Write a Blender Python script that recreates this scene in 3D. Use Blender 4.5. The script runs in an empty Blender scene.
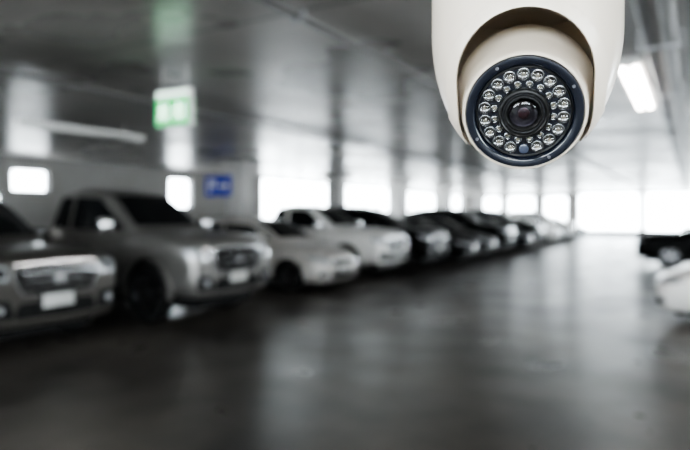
import bpy, bmesh, math, random
from mathutils import Vector, Matrix
from mathutils.bvhtree import BVHTree
random.seed(4)
SC = bpy.context.scene
COL = SC.collection
try:
    SC.view_settings.look = 'AgX - Medium High Contrast'
except Exception as ex:
    print(ex)

# ------------------------------------------------------------ materials
def mat(name, col, rough=0.5, metal=0.0, emit=None, estr=0.0, coat=0.0, trans=0.0, ior=1.45, spec=0.5):
    m = bpy.data.materials.new(name); m.use_nodes = True
    b = m.node_tree.nodes['Principled BSDF']
    b.inputs['Base Color'].default_value = (*col, 1)
    b.inputs['Roughness'].default_value = rough
    b.inputs['Metallic'].default_value = metal
    b.inputs['IOR'].default_value = ior
    b.inputs['Specular IOR Level'].default_value = spec
    b.inputs['Coat Weight'].default_value = coat
    b.inputs['Coat Roughness'].default_value = 0.05
    b.inputs['Transmission Weight'].default_value = trans
    if emit:
        b.inputs['Emission Color'].default_value = (*emit, 1)
        b.inputs['Emission Strength'].default_value = estr
    return m

def noisy(name, c1, c2, scale, r1, r2, bump=0.1, seams=None, spec=0.5, stretch=(1,1,1), lo=.32, hi=.68, det=5):
    m = mat(name, c1, r1, spec=spec)
    nt = m.node_tree; N = nt.nodes; L = nt.links
    b = N['Principled BSDF']
    tc = N.new('ShaderNodeTexCoord'); mp = N.new('ShaderNodeMapping')
    mp.inputs['Scale'].default_value = stretch
    L.new(tc.outputs['Object'], mp.inputs['Vector'])
    n = N.new('ShaderNodeTexNoise'); n.inputs['Scale'].default_value = scale
    n.inputs['Detail'].default_value = det+2; n.inputs['Roughness'].default_value = 0.55
    L.new(mp.outputs[0], n.inputs['Vector'])
    r = N.new('ShaderNodeValToRGB')
    r.color_ramp.elements[0].position = lo; r.color_ramp.elements[1].position = hi
    r.color_ramp.elements[0].color = (*c1, 1); r.color_ramp.elements[1].color = (*c2, 1)
    L.new(n.outputs['Fac'], r.inputs[0])
    out = r.outputs[0]
    if seams:
        br = N.new('ShaderNodeTexBrick'); br.offset = 0.0
        br.inputs['Scale'].default_value = 1.0
        br.inputs['Brick Width'].default_value = seams[0]; br.inputs['Row Height'].default_value = seams[1]
        br.inputs['Mortar Size'].default_value = 0.03; br.inputs['Mortar Smooth'].default_value = 0.3
        br.inputs['Color1'].default_value = (1,1,1,1); br.inputs['Color2'].default_value = (0.75,0.75,0.75,1)
        br.inputs['Mortar'].default_value = (0.4,0.4,0.4,1)
        L.new(tc.outputs['Object'], br.inputs['Vector'])
        mx = N.new('ShaderNodeMixRGB'); mx.blend_type = 'MULTIPLY'; mx.inputs[0].default_value = 1
        L.new(out, mx.inputs[1]); L.new(br.outputs['Color'], mx.inputs[2]); out = mx.outputs[0]
    L.new(out, b.inputs['Base Color'])
    n2 = N.new('ShaderNodeTexNoise'); n2.inputs['Scale'].default_value = scale*1.6; n2.inputs['Detail'].default_value = 3
    L.new(mp.outputs[0], n2.inputs['Vector'])
    mr = N.new('ShaderNodeMapRange'); mr.inputs['From Min'].default_value = .25; mr.inputs['From Max'].default_value = .75
    mr.inputs['To Min'].default_value = r1; mr.inputs['To Max'].default_value = r2
    L.new(n2.outputs['Fac'], mr.inputs['Value']); L.new(mr.outputs[0], b.inputs['Roughness'])
    bp = N.new('ShaderNodeBump'); bp.inputs['Strength'].default_value = bump; bp.inputs['Distance'].default_value = 0.02
    n3 = N.new('ShaderNodeTexNoise'); n3.inputs['Scale'].default_value = scale*6; n3.inputs['Detail'].default_value = 4
    L.new(tc.outputs['Object'], n3.inputs['Vector'])
    L.new(n3.outputs['Fac'], bp.inputs['Height']); L.new(bp.outputs[0], b.inputs['Normal'])
    return m

M_floor = noisy('polished_concrete_floor', (0.018,0.0160,0.0145), (0.135,0.120,0.106), 0.7, 0.25, 0.40, 0.08, spec=0.75, lo=.34, hi=.68, det=6)
M_ceil = noisy('sealed_concrete_ceiling', (0.17,0.160,0.150), (0.48,0.455,0.43), 0.34, 0.22, 0.40, 0.12, seams=(5.75,4.0), spec=0.9, lo=.34, hi=.66)
M_wall = noisy('painted_wall', (0.24,0.23,0.22), (0.30,0.29,0.28), 0.8, 0.5, 0.7, 0.1)
M_col = noisy('painted_column', (0.40,0.39,0.38), (0.52,0.505,0.49), 1.0, 0.4, 0.6, 0.05)
M_white = mat('white_enamel', (0.85,0.84,0.82), 0.35)
M_green = mat('sign_green', (0.0,0.20,0.05), 0.3, emit=(0.0,0.50,0.11), estr=1.5)
M_signw = mat('sign_white', (0.8,0.85,0.8), 0.3, emit=(0.7,1.0,0.8), estr=3.0)
M_signp = mat('sign_pale', (0.8,0.85,0.8), 0.3, emit=(0.7,1.0,0.8), estr=1.2)
M_blue = mat('sign_blue', (0.01,0.03,0.38), 0.4)
M_tube = mat('fluorescent_tube', (1,1,1), 0.3, emit=(1.0,0.97,0.93), estr=45)
M_tube_off = mat('unlit_tube', (0.85,0.85,0.82), 0.3)
M_steel = mat('galvanised_steel', (0.35,0.35,0.36), 0.4, 0.8)
M_pipe = mat('painted_pipe', (0.14,0.135,0.13), 0.4)
M_yel = mat('safety_yellow', (0.6,0.42,0.02), 0.5)
M_black = mat('black_paint', (0.02,0.02,0.02), 0.5)

# ------------------------------------------------------------ mesh helpers
def obj_from_bm(bm, name, mats, smooth=False, parent=None, recalc=True):
    if recalc: bmesh.ops.recalc_face_normals(bm, faces=bm.faces)
    me = bpy.data.meshes.new(name); bm.to_mesh(me); bm.free()
    for m in mats: me.materials.append(m)
    if smooth:
        for p in me.polygons: p.use_smooth = True
        me.set_sharp_from_angle(angle=math.radians(38))
    o = bpy.data.objects.new(name, me); COL.objects.link(o)
    if parent: o.parent = parent
    return o

def bbox(bm, x0,x1,y0,y1,z0,z1, mi=0, bev=0.0):
    r = bmesh.ops.create_cube(bm, size=1.0)
    vs = r['verts']
    for v in vs:
        v.co = Vector(((x0+x1)/2+v.co.x*(x1-x0), (y0+y1)/2+v.co.y*(y1-y0), (z0+z1)/2+v.co.z*(z1-z0)))
    fs = set(f for v in vs for f in v.link_faces)
    for f in fs: f.material_index = mi
    if bev > 0:
        es = list(set(e for v in vs for e in v.link_edges))
        rr = bmesh.ops.bevel(bm, geom=es, offset=bev, segments=2, affect='EDGES', profile=0.5)
        for f in rr['faces']: f.material_index = mi

def lathe(bm, prof, segs=48, M=Matrix(), mi=0, smooth=True):
    rings = []
    for r,h in prof:
        if r < 1e-7:
            rings.append([bm.verts.new(M @ Vector((0,0,h)))])
        else:
            rings.append([bm.verts.new(M @ Vector((r*math.cos(2*math.pi*i/segs), r*math.sin(2*math.pi*i/segs), h))) for i in range(segs)])
    for a,b in zip(rings[:-1], rings[1:]):
        if len(a)==1 and len(b)==1: continue
        for i in range(segs):
            j=(i+1)%segs
            if len(a)==1: vs=[a[0],b[i],b[j]]
            elif len(b)==1: vs=[a[i],a[j],b[0]]
            else: vs=[a[i],a[j],b[j],b[i]]
            f = bm.faces.new(vs); f.material_index = mi; f.smooth = smooth
    return rings

# ------------------------------------------------------------ ROOM
H = 3.2
XL, XR, YB, YF = -16.0, 8.0, -7.0, 48.0
def simple_box(name, d, m, bev=0.0):
    bm = bmesh.new(); bbox(bm, *d, 0, bev); return obj_from_bm(bm, name, [m])
simple_box('floor', (XL-.3,XR+.3,YB-.3,YF+.3,-0.2,0.0), M_floor)
simple_box('ceiling', (XL-.3,XR+.3,YB-.3,YF+.3,H,H+0.25), M_ceil)

def wall_with_openings(name, axis, pos, a0, a1, openings, thick=0.25):
    bm = bmesh.new()
    def b(s,e,z0,z1):
        if e-s<1e-4 or z1-z0<1e-4: return
        t0,t1 = (pos, pos+thick) if thick>0 else (pos+thick,pos)
        if axis=='x': bbox(bm,t0,t1,s,e,z0,z1)
        else: bbox(bm,s,e,t0,t1,z0,z1)
    cur=a0
    for (s,e,z0,z1) in sorted(openings):
        b(cur,s,0,H); b(s,e,0,z0); b(s,e,z1,H); cur=e
    b(cur,a1,0,H)
    return obj_from_bm(bm,name,[M_wall])
left_open = [(9.6,10.7,2.2,2.85),(15.3,16.4,1.8,2.9),(20.6,26.6,1.0,3.18),(27.0,33.4,1.0,3.18),(36.0,41.0,1.0,3.1),(41.6,46.6,1.0,3.1)]
wall_with_openings('wall_left','x',XL,YB,YF,left_open,-0.25)
far_open = [(-15.4,-13.3,0.9,3.0),(-12.7,-10.6,0.9,3.0),(-9.9,-8.2,0.9,3.0),(-7.4,-3.2,0.4,3.14),(-2.9,2.0,0.4,3.14),(2.4,7.4,0.4,3.14)]
wall_with_openings('wall_far','y',YF,XL,XR,far_open,0.25)
right_open = [(-5,1,0.9,3.0),(13,19,1.2,2.9),(27,36,0.9,3.0),(38,46,0.9,3.0)]
wall_with_openings('wall_right','x',XR,YB,YF,right_open,0.25)
back_open = [(-14,-8,1.2,2.9),(-6,-0.5,0.9,3.0),(0.5,6,0.9,3.0)]
wall_with_openings('wall_back','y',YB,XL,XR,back_open,-0.25)

def mullions(name, axis, pos, ops, step=1.5):
    bm=bmesh.new()
    for (s,e,z0,z1) in ops:
        n=max(1,int(round((e-s)/step)))
        for i in range(n+1):
            c=s+(e-s)*i/n; c=min(max(c,s+.03),e-.03)
            if axis=='x': bbox(bm,pos-.03,pos+.03,c-.03,c+.03,z0,z1)
            else: bbox(bm,c-.03,c+.03,pos-.03,pos+.03,z0,z1)
        for z in (z0+.03,z1-.03):
            if axis=='x': bbox(bm,pos-.03,pos+.03,s,e,z-.03,z+.03)
            else: bbox(bm,s,e,pos-.03,pos+.03,z-.03,z+.03)
    return obj_from_bm(bm,name,[M_steel])
mullions('window_1','x',XL-.12,left_open)
mullions('window_2','y',YF+.12,far_open,2.2)

def column(x,y):
    bm=bmesh.new()
    bbox(bm,x-.3,x+.3,y-.3,y+.3,0,H-.002,0,0.03)
    bbox(bm,x-.45,x+.45,y-.45,y+.45,H-.18,H-.002,0,0.02)
    for k in range(4):
        bbox(bm,x-.306,x+.306,y-.306,y+.306,0.1+k*.25,0.1+k*.25+.125,1+(k%2))
    return obj_from_bm(bm,'column',[M_col,M_yel,M_black])
for y in (3.0,14.8,26.8,39.6):
    column(-12.4,y)
for y in (14.8,26.8,39.6):
    column(5.6,y)
column(-12.4,20.8); column(-12.4,33.2)

def blue_sign():
    bm=bmesh.new()
    bbox(bm,-.55,.55,-.02,.02,-.33,.33,0,.01)
    bbox(bm,-.38,-.31,-.028,-.018,-.2,.2,1); bbox(bm,-.31,-.16,-.028,-.018,.13,.2,1)
    bbox(bm,-.31,-.16,-.028,-.018,-.02,.05,1); bbox(bm,-.18,-.11,-.028,-.018,-.02,.2,1)
    bbox(bm,.02,.32,-.028,-.018,-.035,.035,1)
    v=[bm.verts.new(p) for p in ((.30,-.026,-.13),(.30,-.026,.13),(.45,-.026,0))]
    f=bm.faces.new(v); f.material_index=1
    return obj_from_bm(bm,'parking_sign',[M_blue,M_white])
s=blue_sign(); s.location=(-13.0,14.47,2.48)

def exit_sign():
    bm=bmesh.new()
    W=.25
    bbox(bm,-W,W,-.04,.04,-.20,.20,0,.012)
    bbox(bm,-W+.01,W-.01,-.048,-.03,-.19,.105,1)
    bbox(bm,-W+.01,W-.01,.03,.048,-.19,.105,1)
    bbox(bm,-W+.02,W-.02,-.048,-.03,.112,.18,3)
    for sx in (-1,1):
        for side in (-1,1):
            y0,y1=(-.056,-.046) if side<0 else (.046,.056)
            cx=sx*.115
            bbox(bm,cx+.05,cx+.075,y0,y1,-.13,.04,2)
            lathe(bm,[(0,0),(.018,0),(.018,.008),(0,.008)],14,Matrix.Translation((cx-.02,y0,.035))@Matrix.Rotation(-math.pi/2,4,'X'),2)
            def limb(p,q,w):
                p=Vector((p[0],0,p[1]));q=Vector((q[0],0,q[1]));d=(q-p).normalized();n=Vector((-d.z,0,d.x))*w
                vs=[]
                for yy in (y0,y1):
                    vs.append([bm.verts.new(Vector((cx,yy,0))+a) for a in (p+n,q+n,q-n,p-n)])
                for L in vs:
                    f=bm.faces.new(L); f.material_index=2
                for i in range(4):
                    f=bm.faces.new([vs[0][i],vs[0][(i+1)%4],vs[1][(i+1)%4],vs[1][i]]); f.material_index=2
            limb((-.02,.015),(-.035,-.06),.017); limb((-.02,.005),(.02,-.02),.008); limb((-.025,.0),(-.07,-.02),.008)
            limb((-.035,-.06),(.005,-.09),.011); limb((.005,-.09),(0,-.14),.009)
            limb((-.035,-.06),(-.055,-.105),.011); limb((-.055,-.105),(-.09,-.115),.009)
    for sx in (-.18,.18):
        lathe(bm,[(.004,.19),(.004,H-2.722)],10,Matrix.Translation((sx,0,0)),0)
    return obj_from_bm(bm,'exit_sign',[M_white,M_green,M_signw,M_signp])
e=exit_sign(); e.location=(-4.86,4.72,2.72)

def fixture(x,y,length,lit,name='fluorescent_lamp',w=.09,ang=0,drop=0.0):
    bm=bmesh.new(); z=-drop
    bbox(bm,-w,w,-length/2,length/2,z-.05,z-.0,0,.006)
    bbox(bm,-w*.9,w*.9,-length/2,-length/2+.03,z-.1,z-.05,0); bbox(bm,-w*.9,w*.9,length/2-.03,length/2,z-.1,z-.05,0)
    for sx in (-.5,.5):
        lathe(bm,[(0,-length/2+.03),(.018,-length/2+.03),(.018,length/2-.03),(0,length/2-.03)],12,
              Matrix.Translation((sx*w,0,z-.075))@Matrix.Rotation(math.pi/2,4,'X'),1)
    if drop>0:
        for yy in (-length*.35,length*.35):
            lathe(bm,[(.006,z),(.006,0)],8,Matrix.Translation((0,yy,0)),0)
    o=obj_from_bm(bm,name,[M_white,M_tube if lit else M_tube_off]); o.location=(x,y,H-.003); o.rotation_euler[2]=ang
    return o
fixture(-.58,8.3,2.9,True,w=.13)
fixture(-8.7,6.45,2.3,False,drop=.20,w=.13)
fixture(1.2,-2.2,2.4,True); fixture(-3.0,-1.5,2.4,True); fixture(-1.0,-4.2,2.4,True)  # unseen lit fixtures, added behind the view camera to light the dome
fixture(-8.7,19,2.1,False,drop=.22)
def pipe_run(name,pipes,y0,y1,hang):
    bm=bmesh.new()
    for x,r,z in pipes:
        lathe(bm,[(0,y0),(r,y0),(r,y1),(0,y1)],14,Matrix.Translation((x,0,H-z))@Matrix.Rotation(-math.pi/2,4,'X'),0)
    xa=min(p[0]-p[1] for p in pipes)-.03; xb=max(p[0]+p[1] for p in pipes)+.03
    zz=max(p[2]+p[1] for p in pipes)
    y=y0+1
    while y<y1:
        bbox(bm,xa,xb,y-.02,y+.02,H-zz-.012,H-zz,1); bbox(bm,xa-.01,xa+.01,y-.02,y+.02,H-zz-.012,H-.002,1); bbox(bm,xb-.01,xb+.01,y-.02,y+.02,H-zz-.012,H-.002,1)
        y+=hang
    return obj_from_bm(bm,name,[M_pipe,M_steel],True)
pipe_run('ceiling_pipe',[(-.34,.045,.08),(-.16,.06,.09)],-5,47.9,2.5)
pipe_run('ceiling_pipe',[(-2.75,.028,.04)],-5,47.9,4)
pipe_run('ceiling_pipe',[(-6.6,.03,.05)],-5,47.9,4)

# ------------------------------------------------------------ CARS
M_paint = {}
def paint(name,col,rough=.28,metal=.3,coat=.35,spec=.4):
    if name not in M_paint: M_paint[name]=mat('paint_'+name,col,rough,metal,coat=coat,spec=spec)
    return M_paint[name]
G_glass = mat('car_glass',(0.008,0.009,0.010),0.10,spec=.25)
G_plas = mat('black_plastic',(0.012,0.012,0.012),0.6,spec=.2)
G_tire = mat('tyre_rubber',(0.012,0.012,0.012),0.85,spec=.2)
G_rim = mat('alloy_wheel',(0.30,0.30,0.31),0.35,1.0)
G_chr = mat('chrome',(0.65,0.65,0.66),0.15,1.0)
G_head = mat('headlight_lens',(0.55,0.56,0.58),0.08,0.4,coat=1)
G_plate = mat('number_plate',(0.6,0.6,0.58),0.4)
G_tail = mat('taillight',(0.45,0.01,0.01),0.15,coat=1)
CM=[paint('silver',(0.22,0.21,0.20),.34,.6),G_glass,G_plas,G_tire,G_rim,G_chr,G_head,G_plate,G_tail]

def lower_sec(zl,zs,zt,hw,ht):
    return [(0,zl),(hw*.75,zl),(hw*.95,zl+.04),(hw,zl+(zs-zl)*.45),(hw*.985,zs-.03),(hw*.95,zs+.01),(ht,zt),(ht*.5,zt+.02),(0,zt+.025)]
def gh_sec(zb,hb,zt,ht):
    return [(0,zb),(hb*.9,zb),(hb,zb+.02),(hb+(ht-hb)*.55,zb+(zt-zb)*.55),(ht+.02,zt-.09),(ht-.04,zt-.02),(ht*.6,zt),(0,zt+.012)]
def loft_obj(stations, sub=2):
    bm=bmesh.new(); rings=[]
    for x,half in stations:
        ring=[bm.verts.new((x,y,z)) for y,z in half]+[bm.verts.new((x,-y,z)) for y,z in reversed(half[1:-1])]
        rings.append(ring)
    n=len(rings[0])
    for a,b in zip(rings[:-1],rings[1:]):
        for i in range(n):
            bm.faces.new([a[i],a[(i+1)%n],b[(i+1)%n],b[i]])
    bm.faces.new(rings[0]); bm.faces.new(rings[-1])
    o=obj_from_bm(bm,'tmp',CM,False)
    m=o.modifiers.new('s','SUBSURF'); m.levels=sub; m.render_levels=sub
    return o
def tmp_cyl(x,z,r,y0,y1):
    bm=bmesh.new()
    lathe(bm,[(0,y0),(r,y0),(r,y1),(0,y1)],32,Matrix.Translation((x,0,z))@Matrix.Rotation(-math.pi/2,4,'X'),2)
    return obj_from_bm(bm,'tmpc',CM)
def tmp_box(d):
    bm=bmesh.new(); bbox(bm,*d,2); return obj_from_bm(bm,'tmpb',CM)
def evaluate(o):
    bpy.context.view_layer.update()
    dg=bpy.context.evaluated_depsgraph_get()
    return bpy.data.meshes.new_from_object(o.evaluated_get(dg))

def patch(bm,bvh,dirn,quad,mi,nu=10,nv=6,off=.012,depth=.05,rnd=.35,side=1):
    c=[Vector((q[0],q[1])) for q in quad]
    grid=[];
    for j in range(nv+1):
        row=[]
        for i in range(nu+1):
            u=-1+2*i/nu; v=-1+2*j/nv
            uu=u*math.sqrt(1-rnd*v*v/2); vv=v*math.sqrt(1-rnd*u*u/2)
            s=(uu+1)/2;t=(vv+1)/2
            p=(c[0]*(1-s)+c[1]*s)*(1-t)+(c[3]*(1-s)+c[2]*s)*t
            if dirn=='F': o=Vector((3,p.x,p.y)); d=Vector((-1,0,0))
            elif dirn=='R': o=Vector((-9,p.x,p.y)); d=Vector((1,0,0))
            else: o=Vector((p.x,3*side,p.y)); d=Vector((0,-side,0))
            h=bvh.ray_cast(o,d)
            # low front parts must sit on the bumper, never inside the wheel well
            if h[0] is None or (dirn=='F' and p.y<1.03 and h[0].x<-.42): row.append(None)
            else:
                nn=h[1]; 
                if nn.dot(d)>0: nn=-nn
                row.append((bm.verts.new(h[0]+nn*off),bm.verts.new(h[0]+d*depth)))
        grid.append(row)
    for j in range(nv):
        for i in range(nu):
            q=[grid[j][i],grid[j][i+1],grid[j+1][i+1],grid[j+1][i]]
            if any(a is None for a in q): continue
            f=bm.faces.new([a[0] for a in q]); f.material_index=mi; f.smooth=True
    def skirt(a,b):
        if a is None or b is None: return
        f=bm.faces.new([a[0],b[0],b[1],a[1]]); f.material_index=mi
    for i in range(nu): skirt(grid[0][i],grid[0][i+1]); skirt(grid[nv][i],grid[nv][i+1])
    for j in range(nv): skirt(grid[j][0],grid[j+1][0]); skirt(grid[j][nu],grid[j+1][nu])

def wheel(bm,x,y,r,w,side):
    M=Matrix.Translation((x,y,r))@Matrix.Rotation(-math.pi/2*side,4,'X')
    rr=r*.66
    lathe(bm,[(rr,-w/2),(r*.93,-w/2),(r,-w/2+.03),(r,w/2-.03),(r*.94,w/2),(rr*1.03,w/2),(rr,w/2-.01)],40,M,3)
    lathe(bm,[(0,-w/2+.02),(rr,-w/2+.02)],32,M,2)
    lathe(bm,[(rr,-w/2),(rr*.95,0),(rr,w/2-.005),(rr*.93,w/2-.002),(rr*.90,w/2-.03),(rr*.9,-.02)],40,M,4)
    lathe(bm,[(0,w/2-.0),(rr*.2,w/2-.005),(rr*.24,w/2-.03),(rr*.24,0)],20,M,4)
    for k in range(6):
        a=2*math.pi*k/6+.3
        R=M@Matrix.Rotation(a,4,'Z')
        pts=[(rr*.15,-.10*rr),(rr*.93,-.13*rr),(rr*.93,.13*rr),(rr*.15,.10*rr)]
        t=[bm.verts.new(R@Vector((p,q,w/2-.02))) for p,q in pts]; b=[bm.verts.new(R@Vector((p,q*1.2,w/2-.06))) for p,q in pts]
        f=bm.faces.new(t); f.material_index=4
        for i in range(4):
            f=bm.faces.new([t[i],t[(i+1)%4],b[(i+1)%4],b[i]]); f.material_index=4

def build_car(kind):
    if kind=='sedan':
        L=4.45; W=.86; r=.31; wx=(-.88,-3.48); roofz=1.46
        st=[(0,.28,.52,.60,.60,.45),(-.04,.22,.56,.66,.72,.52),(-.25,.18,.66,.77,.82,.62),(-.7,.18,.76,.88,.855,.66),(-1.15,.18,.84,.94,W,.70),
            (-1.8,.17,.88,.96,W+.005,.72),(-2.8,.17,.90,.97,W+.005,.72),(-3.6,.18,.93,.99,W,.70),(-4.15,.22,.93,1.0,.82,.66),(-4.38,.28,.88,.95,.74,.58),(-4.45,.38,.78,.86,.62,.5)]
        gh=[(-1.0,.82,.68,.93,.60),(-1.25,.84,.74,1.03,.62),(-1.85,.86,.79,1.40,.58),(-2.05,.86,.79,1.445,.57),(-2.6,.86,.80,roofz,.57),(-3.2,.88,.79,1.42,.56),(-3.45,.9,.77,1.35,.56),(-4.0,.9,.70,1.05,.55),(-4.15,.9,.62,.98,.5)]
    elif kind=='hatch':
        L=4.0; W=.85; r=.31; wx=(-.82,-3.3); roofz=1.50
        st=[(0,.28,.54,.66,.60,.45),(-.04,.22,.60,.72,.72,.52),(-.22,.18,.72,.83,.82,.62),(-.65,.18,.82,.93,.845,.66),(-1.05,.18,.88,.98,W,.70),
            (-1.8,.17,.90,.99,W+.005,.72),(-2.8,.17,.93,1.0,W+.005,.72),(-3.5,.18,.96,1.04,W,.70),(-3.88,.25,.96,1.04,.79,.66),(-3.97,.32,.9,.98,.72,.58),(-4.0,.4,.8,.9,.62,.5)]
        gh=[(-.9,.86,.68,.97,.60),(-1.12,.88,.74,1.06,.62),(-1.7,.88,.79,1.42,.58),(-1.9,.88,.79,1.48,.57),(-2.5,.88,.80,roofz+.02,.57),(-3.2,.88,.79,1.48,.56),(-3.5,.9,.77,1.42,.56),(-3.78,.9,.73,1.15,.58),(-3.88,.9,.68,1.02,.55)]
    elif kind=='suv':
        L=4.75; W=.93; r=.39; wx=(-.92,-3.68); roofz=1.80
        st=[(0,.38,.78,.94,.72,.58),(-.03,.33,.90,1.04,.82,.64),(-.15,.31,1.0,1.12,.90,.72),(-.6,.31,1.05,1.17,.925,.76),(-1.2,.31,1.07,1.19,W,.78),
            (-2.0,.31,1.07,1.14,W,.78),(-3.2,.31,1.07,1.14,W,.78),(-4.1,.33,1.08,1.16,W,.78),(-4.6,.4,1.06,1.14,.88,.74),(-4.72,.46,1.0,1.08,.82,.66),(-4.75,.5,.9,1.0,.74,.6)]
        gh=[(-1.05,1.0,.72,1.17,.66),(-1.3,1.02,.80,1.25,.68),(-1.9,1.0,.86,1.66,.66),(-2.1,1.0,.87,1.76,.67),(-2.8,1.0,.88,roofz+.02,.68),(-3.8,1.0,.87,roofz,.67),(-4.35,1.0,.85,1.73,.65),(-4.55,1.0,.82,1.45,.66),(-4.66,1.0,.78,1.15,.66)]
    else:
        L=5.25; W=.93; r=.40; wx=(-.95,-4.0); roofz=1.84
        st=[(0,.40,.80,.97,.72,.58),(-.03,.35,.93,1.07,.82,.64),(-.15,.33,1.03,1.15,.90,.72),(-.6,.33,1.08,1.20,.925,.76),(-1.2,.34,1.10,1.21,W,.78),
            (-2.0,.34,1.10,1.17,W,.80),(-3.3,.35,1.10,1.18,W,.84),(-3.45,.36,1.12,1.19,W,.86),(-5.05,.42,1.12,1.19,.92,.86),(-5.2,.46,1.12,1.18,.90,.84),(-5.25,.48,1.08,1.14,.88,.8)]
        gh=[(-1.1,1.0,.72,1.19,.66),(-1.35,1.02,.80,1.27,.68),(-1.95,1.02,.86,1.68,.66),(-2.15,1.02,.87,1.79,.67),(-2.7,1.02,.88,roofz+.02,.68),(-3.15,1.02,.87,roofz-.02,.67),(-3.32,1.02,.86,1.72,.65),(-3.42,1.02,.83,1.4,.68),(-3.46,1.02,.80,1.15,.70)]
    body=loft_obj([(s[0],lower_sec(*s[1:])) for s in st])
    cutters=[]
    for x in wx:
        for sd in (-1,1):
            cutters.append(tmp_cyl(x,r+.01,r*1.17,*( (W-.30,W+.3) if sd>0 else (-W-.3,-W+.30))))
    if kind=='pickup': cutters.append(tmp_box((-5.12,-3.58,-.76,.76,.62,2)))
    for c in cutters:
        m=body.modifiers.new('b','BOOLEAN'); m.operation='DIFFERENCE'; m.object=c; m.solver='EXACT'
    mb=evaluate(body)
    ghm=evaluate(loft_obj([(s[0],gh_sec(*s[1:])) for s in gh]))
    bm=bmesh.new(); bm.from_mesh(mb); bm.from_mesh(ghm)
    for f in bm.faces: f.smooth=True
    bvh=BVHTree.FromBMesh(bm)
    big = kind in('suv','pickup')
    g1=gh[1]; gt=gh[3]
    zb=g1[3]+.02; zt=gt[3]-.05
    # windscreen: rows all above the bonnet
    def screen():
        patch_rows=[(-.66,zb),(.66,zb),(.55,zt),(-.55,zt)]
        c=[Vector(q) for q in patch_rows]; nu,nv=14,10; grid=[]
        for j in range(nv+1):
            row=[]
            for i in range(nu+1):
                s=i/nu;t=j/nv
                p=(c[0]*(1-s)+c[1]*s)*(1-t)+(c[3]*(1-s)+c[2]*s)*t
                h=bvh.ray_cast(Vector((3,p.x,p.y)),Vector((-1,0,0)))
                row.append(bm.verts.new(h[0]+Vector((.008,0,.006))) if h[0] else None)
            grid.append(row)
        for j in range(nv):
            for i in range(nu):
                q=[grid[j][i],grid[j][i+1],grid[j+1][i+1],grid[j+1][i]]
                if any(a is None for a in q): continue
                f=bm.faces.new(q); f.material_index=1; f.smooth=True
    screen()
    zr=roofz-.08
    if kind!='pickup':
        patch(bm,bvh,'R',[(-.58,gh[-1][3]+.06),(.58,gh[-1][3]+.06),(.48,zr),(-.48,zr)],1,12,8,.008,.02,.2)
    belt=st[6][3]+.05
    xa=gh[1][0]-.12; xb=gh[3][0]-.05; xc=gh[-4][0]+.02 if kind!='pickup' else gh[-3][0]+.12; xd=gh[-2][0]+.12
    zt2=roofz-.13
    xm=(xb+xc)/2-.1
    bbox(bm,-L+.35,-.25,-.62,.62,.14 if not big else .20,.30 if not big else .42,2)
    for sd in(-1,1):
        patch(bm,bvh,'S',[(xa-.1,belt),(xm+.04,belt),(xm+.04,zt2),(xb-.02,zt2-.02)],1,10,6,.008,.02,.1,sd)
        patch(bm,bvh,'S',[(xm-.04,belt),(xd,belt),(xc,zt2),(xm-.04,zt2)],1,10,6,.008,.02,.1,sd)
        zc=st[5][1]
        patch(bm,bvh,'S',[(wx[0]-r*1.25,zc+.03),(wx[1]+r*1.25,zc+.03),(wx[1]+r*1.25,zc+.14),(wx[0]-r*1.25,zc+.14)],2,12,2,.01,.03,0,sd)
        for hx in (xm+.22,xm-.75):
            patch(bm,bvh,'S',[(hx-.1,belt-.17),(hx+.1,belt-.17),(hx+.1,belt-.13),(hx-.1,belt-.13)],5 if big else 0,4,2,.03,.01,.4,sd)
        for hx in (xa-.05,xm,xm-.95):
            patch(bm,bvh,'S',[(hx-.005,zc+.15),(hx+.005,zc+.15),(hx+.005,belt-.02),(hx-.005,belt-.02)],2,1,8,.002,.01,0,sd)
        my=sd*(W+.12); mx=xa-.18
        bbox(bm,mx-.07,mx+.06,min(my-.11,my+.11),max(my-.11,my+.11),belt-.02,belt+.17 if big else belt+.12,5 if kind=='pickup' else 0,.035)
        bbox(bm,mx-.03,mx+.03,min(sd*(W-.15),my),max(sd*(W-.15),my),belt-.01,belt+.03,2)
        for x in wx: wheel(bm,x,sd*(W-.13),r,.23,sd)
        if big:
            for x in wx:
                n=18
                prev=None
                for k in range(n+1):
                    a=math.pi*(-.05+1.1*k/n)
                    ri,ro=r*1.15,r*1.27
                    q=[bm.verts.new((x+rr*math.cos(a),sd*yy,r+.01+rr*math.sin(a))) for rr,yy in((ri,W-.06),(ri,W+.02),(ro,W+.012),(ro,W-.06))]
                    if prev:
                        for i in range(4):
                            f=bm.faces.new([prev[i],prev[(i+1)%4],q[(i+1)%4],q[i]]); f.material_index=2 if kind=='suv' else 0; f.smooth=True
                    prev=q
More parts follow.
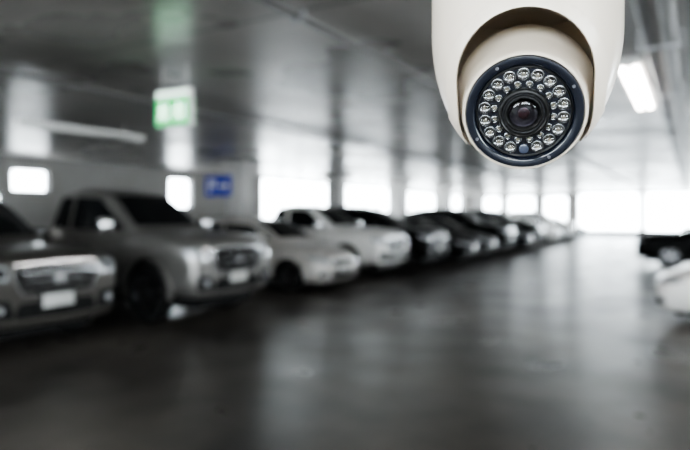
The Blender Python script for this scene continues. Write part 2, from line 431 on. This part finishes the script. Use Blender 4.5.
    if big:
        patch(bm,bvh,'F',[(-.46,.66),(.46,.66),(.56,1.02),(-.56,1.02)],5,14,6,.02,.05,.3)
        patch(bm,bvh,'F',[(-.43,.68),(.43,.68),(.53,.995),(-.53,.995)],2,14,6,.028,.05,.3)
        for k in range(3):
            z=.76+.075*k
            patch(bm,bvh,'F',[(-.43,z-.007),(.43,z-.007),(.43,z+.007),(-.43,z+.007)],5,12,1,.036,.03,0)
        patch(bm,bvh,'F',[(-.07,.79),(.07,.79),(.07,.88),(-.07,.88)],5,4,4,.05,.03,.8)
        for sd in(-1,1):
            patch(bm,bvh,'F',[(sd*.56,.83),(sd*.87,.88),(sd*.88,1.01),(sd*.58,1.0)],6,10,5,.02,.04,.3)
            patch(bm,bvh,'F',[(sd*.60,.875),(sd*.70,.88),(sd*.70,.97),(sd*.60,.97)],2,5,5,.024,.03,.9)
            patch(bm,bvh,'F',[(sd*.50,.44),(sd*.80,.46),(sd*.80,.66),(sd*.56,.64)],2,5,4,.014,.03,.3)
            patch(bm,bvh,'F',[(sd*.62,.51),(sd*.72,.52),(sd*.72,.60),(sd*.62,.59)],6,5,4,.03,.03,.95)
        patch(bm,bvh,'F',[(-.5,.43),(.5,.43),(.46,.60),(-.46,.60)],2,12,3,.012,.03,.2)
        pz=.60
        for sd in (-1,1): patch(bm,bvh,'R',[(sd*.66,.85),(sd*.82,.85),(sd*.82,1.08),(sd*.66,1.08)],8,5,5,.02,.03,.2)
    else:
        patch(bm,bvh,'F',[(-.38,.54),(.38,.54),(.44,.65),(-.44,.65)],5,12,3,.012,.03,.3)
        patch(bm,bvh,'F',[(-.35,.555),(.35,.555),(.41,.635),(-.41,.635)],2,12,3,.018,.03,.3)
        patch(bm,bvh,'F',[(-.48,.27),(.48,.27),(.40,.41),(-.40,.41)],2,12,3,.012,.03,.3)
        for sd in(-1,1):
            patch(bm,bvh,'F',[(sd*.46,.57),(sd*.78,.62),(sd*.81,.75),(sd*.50,.68)],6,10,5,.014,.03,.3)
            patch(bm,bvh,'F',[(sd*.56,.30),(sd*.74,.32),(sd*.74,.41),(sd*.56,.41)],2,5,4,.012,.03,.4)
            patch(bm,bvh,'F',[(sd*.60,.33),(sd*.67,.33),(sd*.67,.39),(sd*.60,.39)],6,5,4,.02,.03,.9)
            patch(bm,bvh,'R',[(sd*.5,.78),(sd*.72,.78),(sd*.72,.92),(sd*.5,.92)],8,5,5,.016,.03,.2)
        pz=.47
    h=bvh.ray_cast(Vector((3,0,pz)),Vector((-1,0,0)))
    px=h[0].x if h[0] else 0
    bbox(bm,px-.01,px+.03,-.19,.19,pz-.07,pz+.07,7,.004)
    bbox(bm,px-.02,px+.022,-.22,.22,pz-.09,pz+.09,2)
    if kind=='suv':
        for sd in(-1,1):
            bbox(bm,-4.2,-2.2,sd*.62-.02,sd*.62+.02,1.80,1.84,5,.008)
            for xx in(-4.1,-3.2,-2.3): bbox(bm,xx-.04,xx+.04,sd*.62-.02,sd*.62+.02,1.70,1.81,5)
    me=bpy.data.meshes.new('mesh_'+kind); bm.normal_update(); bm.to_mesh(me); bm.free()
    for m in CM: me.materials.append(m)
    me.set_sharp_from_angle(angle=math.radians(45))
    for o in list(bpy.data.objects):
        if o.name.startswith('tmp'): bpy.data.objects.remove(o)
    return me,L
MESH={k:build_car(k) for k in('sedan','hatch','suv','pickup')}
NAMES={'sedan':'sedan_car','hatch':'hatchback_car','suv':'suv_car','pickup':'pickup_truck'}
CACHE={}
def put(kind,x,y,col,rot=0,sz=1.0):
    me,L=MESH[kind]
    key=(kind,col.name)
    if key not in CACHE:
        m2=me.copy(); m2.materials[0]=col; CACHE[key]=m2
    o=bpy.data.objects.new(NAMES[kind],CACHE[key]); COL.objects.link(o)
    o.location=(x,y,0); o.rotation_euler[2]=rot; o.scale=(1,1,sz)
    return o
silver=paint('silver',(0.22,0.21,0.20)); champ=paint('champagne',(0.10,0.094,0.086),.34,.55)
white=paint('white',(0.80,0.78,0.75),.3,0.0); pearl=paint('pearl',(0.58,0.555,0.52),.3,.1)
black=paint('black',(0.004,0.004,0.004),.4,0,0,.08); grey=paint('grey',(0.016,0.016,0.017),.35,.1,0,.12)
navy=paint('navy',(0.006,0.008,0.014),.4,0,0,.1); red=paint('red',(0.40,0.012,0.012),.25,.1)
put('suv',-6.2,4.25,champ,0,1.02)
put('pickup',-5.9,7.0,silver,0,1.08)
put('hatch',-6.25,10.75,pearl)
put('pickup',-6.45,13.75,white)
put('suv',-6.4,16.6,black)
put('sedan',-6.2,19.2,black)
put('sedan',-6.3,21.8,grey)
put('suv',-6.3,24.4,black)
put('sedan',-6.1,27.0,navy)
put('suv',-6.2,29.7,black)
put('hatch',-6.3,34.6,white); put('sedan',-6.3,37.2,grey); put('suv',-6.3,40,white); put('sedan',-6.2,43.5,grey)
put('sedan',-.45,10.4,white,math.pi,.95)
put('suv',-1.45,20.8,black,math.pi,.86)
put('sedan',-.6,35.5,white,math.pi); put('hatch',-.6,42,grey,math.pi)

# ------------------------------------------------------------ SECURITY CAMERA
M_shell = mat('cream_plastic_shell',(0.74,0.66,0.56),0.32,coat=.25)
M_ball = mat('cream_plastic_eyeball',(0.62,0.55,0.46),0.38)
M_bez = mat('gloss_black_bezel',(0.006,0.008,0.014),0.14,coat=.6)
M_led = mat('led_reflector',(0.26,0.265,0.27),0.25,1.0)
M_dome = mat('led_epoxy',(0.8,0.8,0.8),0.03,trans=1.0,ior=1.5)
M_chip = mat('led_chip',(0.25,0.23,0.18),0.4)
M_lensb = mat('lens_barrel',(0.006,0.006,0.006),0.3)
M_iris = mat('lens_iris',(0.06,0.02,0.02),0.2,0.5,coat=1)
M_cell = mat('photocell',(0.05,0.06,0.09),0.15,0.2,coat=1)
M_screw= mat('screw_steel',(0.25,0.25,0.27),0.35,.9)
S=0.4/600.0
CAMZ=1.56
root=bpy.data.objects.new('security_camera',None); COL.objects.link(root)
root.location=(-0.0965,0.4055,1.6815); root.rotation_euler=(0,0,math.radians(13.04))
def ell(a,c,n=40):
    p=[(0,-c)]
    for i in range(1,n+1):
        t=math.pi/2*i/n
        p.append((a*math.sin(t),-c*math.cos(t)))
    return p
def S_(p): return [(r*S,h*S) for r,h in p]
def solid(prof,name,mats,segs=128):
    bm=bmesh.new(); lathe(bm,S_(prof),segs); return obj_from_bm(bm,name,mats,False)
TILT=math.radians(11.4)
def stadium(R,zt,zb,y0,y1,name='cut'):
    bm=bmesh.new(); n=48; pts=[]
    for i in range(n+1):
        a=math.pi*i/n; pts.append((R*math.cos(a),zt+R*math.sin(a)))
    for i in range(n+1):
        a=math.pi+math.pi*i/n; pts.append((R*math.cos(a),zb+R*math.sin(a)))
    Mx=Matrix.Rotation(TILT,4,'X')
    A=[bm.verts.new(Mx@Vector((x*S,y0*S,z*S))) for x,z in pts]; B=[bm.verts.new(Mx@Vector((x*S,y1*S,z*S))) for x,z in pts]
    bm.faces.new(A); bm.faces.new(B)
    for i in range(len(pts)):
        j=(i+1)%len(pts); bm.faces.new([A[i],A[j],B[j],B[i]])
    return obj_from_bm(bm,name,[])
def bake(o,ops,name,mats,bev=0):
    for op,c in ops:
        m=o.modifiers.new('b','BOOLEAN'); m.operation=op; m.object=c; m.solver='EXACT'
    if bev:
        m=o.modifiers.new('v','BEVEL'); m.width=bev*S; m.segments=3; m.limit_method='ANGLE'; m.angle_limit=math.radians(40)
    me=evaluate(o); me.name=name
    me.materials.clear()
    for mm in mats: me.materials.append(mm)
    for p in me.polygons: p.use_smooth=True
    me.set_sharp_from_angle(angle=math.radians(35))
    n=bpy.data.objects.new(name,me); COL.objects.link(n); n.parent=root
    return n
outer=solid(ell(91,136)+[(91,45),(92,48),(94,52),(94,70),(90,74),(0,74)],'o',[])
inner=solid(ell(86,131)+[(86,30),(0,30)],'i',[])
slot=stadium(61.5,-47,-78,-170,-5,'s1')
bake(outer,[('DIFFERENCE',inner),('DIFFERENCE',slot)],'dome_shell',[M_shell],1.2)
outer2=solid(ell(97,141)+[(97,40),(0,40)],'o2',[])
inner2=solid(ell(89,134)+[(89,38),(0,38)],'i2',[])
st2=stadium(71,-47,-78,-170,-45,'s2'); slot2=stadium(60,-47,-78,-180,10,'s3')
bake(outer2,[('INTERSECT',st2),('DIFFERENCE',slot2),('DIFFERENCE',inner2)],'slot_bezel',[M_shell],1.8)
for o in (outer,inner,slot,outer2,inner2,st2,slot2): bpy.data.objects.remove(o)
bm=bmesh.new()
top=(H-1.6815)/S-1
lathe(bm,S_([(0,73),(99,73),(101,76),(101,92),(97,98),(40,104),(30,112),(28,125),(28,top-20),(34,top-18),(75,top-10),(78,top-6),(78,top),(0,top)]),96)
obj_from_bm(bm,'pendant_mount',[M_shell],True,root)
EB=Matrix.Translation((0,0,-62*S))@Matrix.Rotation(math.radians(25.0),4,'X')@Matrix.Rotation(math.pi/2,4,'X')
F0=68.0
def eb(prof,name,m,segs=128,M=Matrix(),parent=root):
    bm=bmesh.new(); lathe(bm,S_(prof),segs,EB@M); return obj_from_bm(bm,name,[m],True,parent)
prof=[(0,-66)]
for i in range(1,40):
    a=-math.pi/2+ (math.pi/2+math.asin(30/67))*i/39
    prof.append((67*math.cos(a),67*math.sin(a)))
prof+=[(57.0,45),(55.6,56),(55.0,F0-4),(54.4,F0-1.5),(53.2,F0),(52.0,F0+.2),(51.7,F0-1),(51.7,F0-6),(0,F0-6)]
eb(prof,'eyeball',M_ball)
def K(p): return [(r*.967,F0+h) for r,h in p]
eb(K([(53.1,-6),(53.1,.4),(52.4,1.5),(51,1.9),(46.6,1.2),(45.2,.4),(44.4,-1.5),(43.8,-3.6),(0,-3.6)]),'front_bezel',M_bez)
eb(K([(43.6,-3.5),(43.3,-2),(42.6,-1.6),(41.9,-2.1),(41.7,-3.5)]),'inner_ring',M_lensb)
bmc=bmesh.new(); bmd=bmesh.new(); bmk=bmesh.new()
def led(x,y,r):
    M=EB@Matrix.Translation((x*S,y*S,(F0-3.5)*S))
    lathe(bmc,S_([(r*1.0,0),(r*1.0,1.8),(r*.88,2.0),(r*.45,.4),(0,.4)]),24,M)
    lathe(bmk,S_([(0,1.5),(r*.22,1.5),(r*.25,.4)]),10,M)
    lathe(bmd,S_([(r*.8,.6),(r*.8,2.2),(r*.7,3.4),(r*.4,4.4),(0,4.8)]),20,M)
for k in range(18):
    if k==0: continue
    a=math.radians(-90+20*k)
    led(34.6*math.cos(a),34.6*math.sin(a),5.7)
for k in range(16):
    a=math.radians(-90+360/16*(k+.5))
    led(25.9*math.cos(a),25.9*math.sin(a),3.2)
obj_from_bm(bmc,'led_cups',[M_led],True,root); obj_from_bm(bmd,'led_lenses',[M_dome],True,root); obj_from_bm(bmk,'led_chips',[M_chip],True,root)
eb([(0,0),(4.4,0),(4.4,1.4),(3.6,1.8),(0,2.0)],'photocell',M_cell,24,Matrix.Translation((0,-34.6*S,(F0-3.5)*S)))
eb(K([(23.2,-4),(23.2,2),(22.4,3.4),(20.8,3.8),(20.0,3.2),(19.0,1.0),(17.6,1.0),(17.0,2.6),(15.6,2.8),(13.2,-.2),(12.6,-1.8),(0,-2)]),'lens_barrel',M_lensb)
eb(K([(17.7,1.05),(18.3,1.6),(18.8,1.05)]),'lens_retainer',M_screw)
eb(K([(5.0,-1.7),(4,-1.4),(0,-1.2)]),'lens_iris',M_iris,48)
M_lglass = mat('front_element',(0.55,0.5,0.65),0.0,trans=1.0,ior=1.5)
gp=[(13.1,-.6)]
for i in range(1,10):
    t=i/9; gp.append((13.1*math.cos(t*math.pi/2),-.6+3.8*math.sin(t*math.pi/2)))
eb(K(gp),'front_element',M_lglass,64)
for ang in (28,118,208,298):
    a=math.radians(ang)
    eb([(0,0),(1.5,0),(1.5,1),(1.2,1.3),(0,1.1)],'bezel_screw',M_screw,16,Matrix.Translation((47.3*math.cos(a)*S,47.3*math.sin(a)*S,(F0+1.2)*S)))

# ------------------------------------------------------------ WORLD
w=bpy.data.worlds.new('overcast_sky'); SC.world=w; w.use_nodes=True
N=w.node_tree.nodes; Lk=w.node_tree.links; bg=N['Background']
tc=N.new('ShaderNodeTexCoord'); sx=N.new('ShaderNodeSeparateXYZ'); rp=N.new('ShaderNodeValToRGB')
Lk.new(tc.outputs['Generated'],sx.inputs[0]); Lk.new(sx.outputs['Z'],rp.inputs[0])
rp.color_ramp.elements[0].position=0.0; rp.color_ramp.elements[0].color=(0.88,0.96,1,1)
rp.color_ramp.elements[1].position=.7; rp.color_ramp.elements[1].color=(0.74,0.87,1,1)
Lk.new(rp.outputs[0],bg.inputs['Color']); bg.inputs['Strength'].default_value=22.0

# ------------------------------------------------------------ CAMERA
cd=bpy.data.cameras.new('view_camera'); cam=bpy.data.objects.new('view_camera',cd); COL.objects.link(cam)
cam.location=(0,0,CAMZ); cam.rotation_euler=(math.pi/2,0,math.radians(30))
cd.sensor_width=36; cd.lens=36*600/690; cd.shift_y=-10/690
cd.clip_start=.02; cd.clip_end=300
cd.dof.use_dof=True; cd.dof.focus_distance=0.355; cd.dof.aperture_fstop=cd.lens/1000/(0.0060)
SC.camera=cam
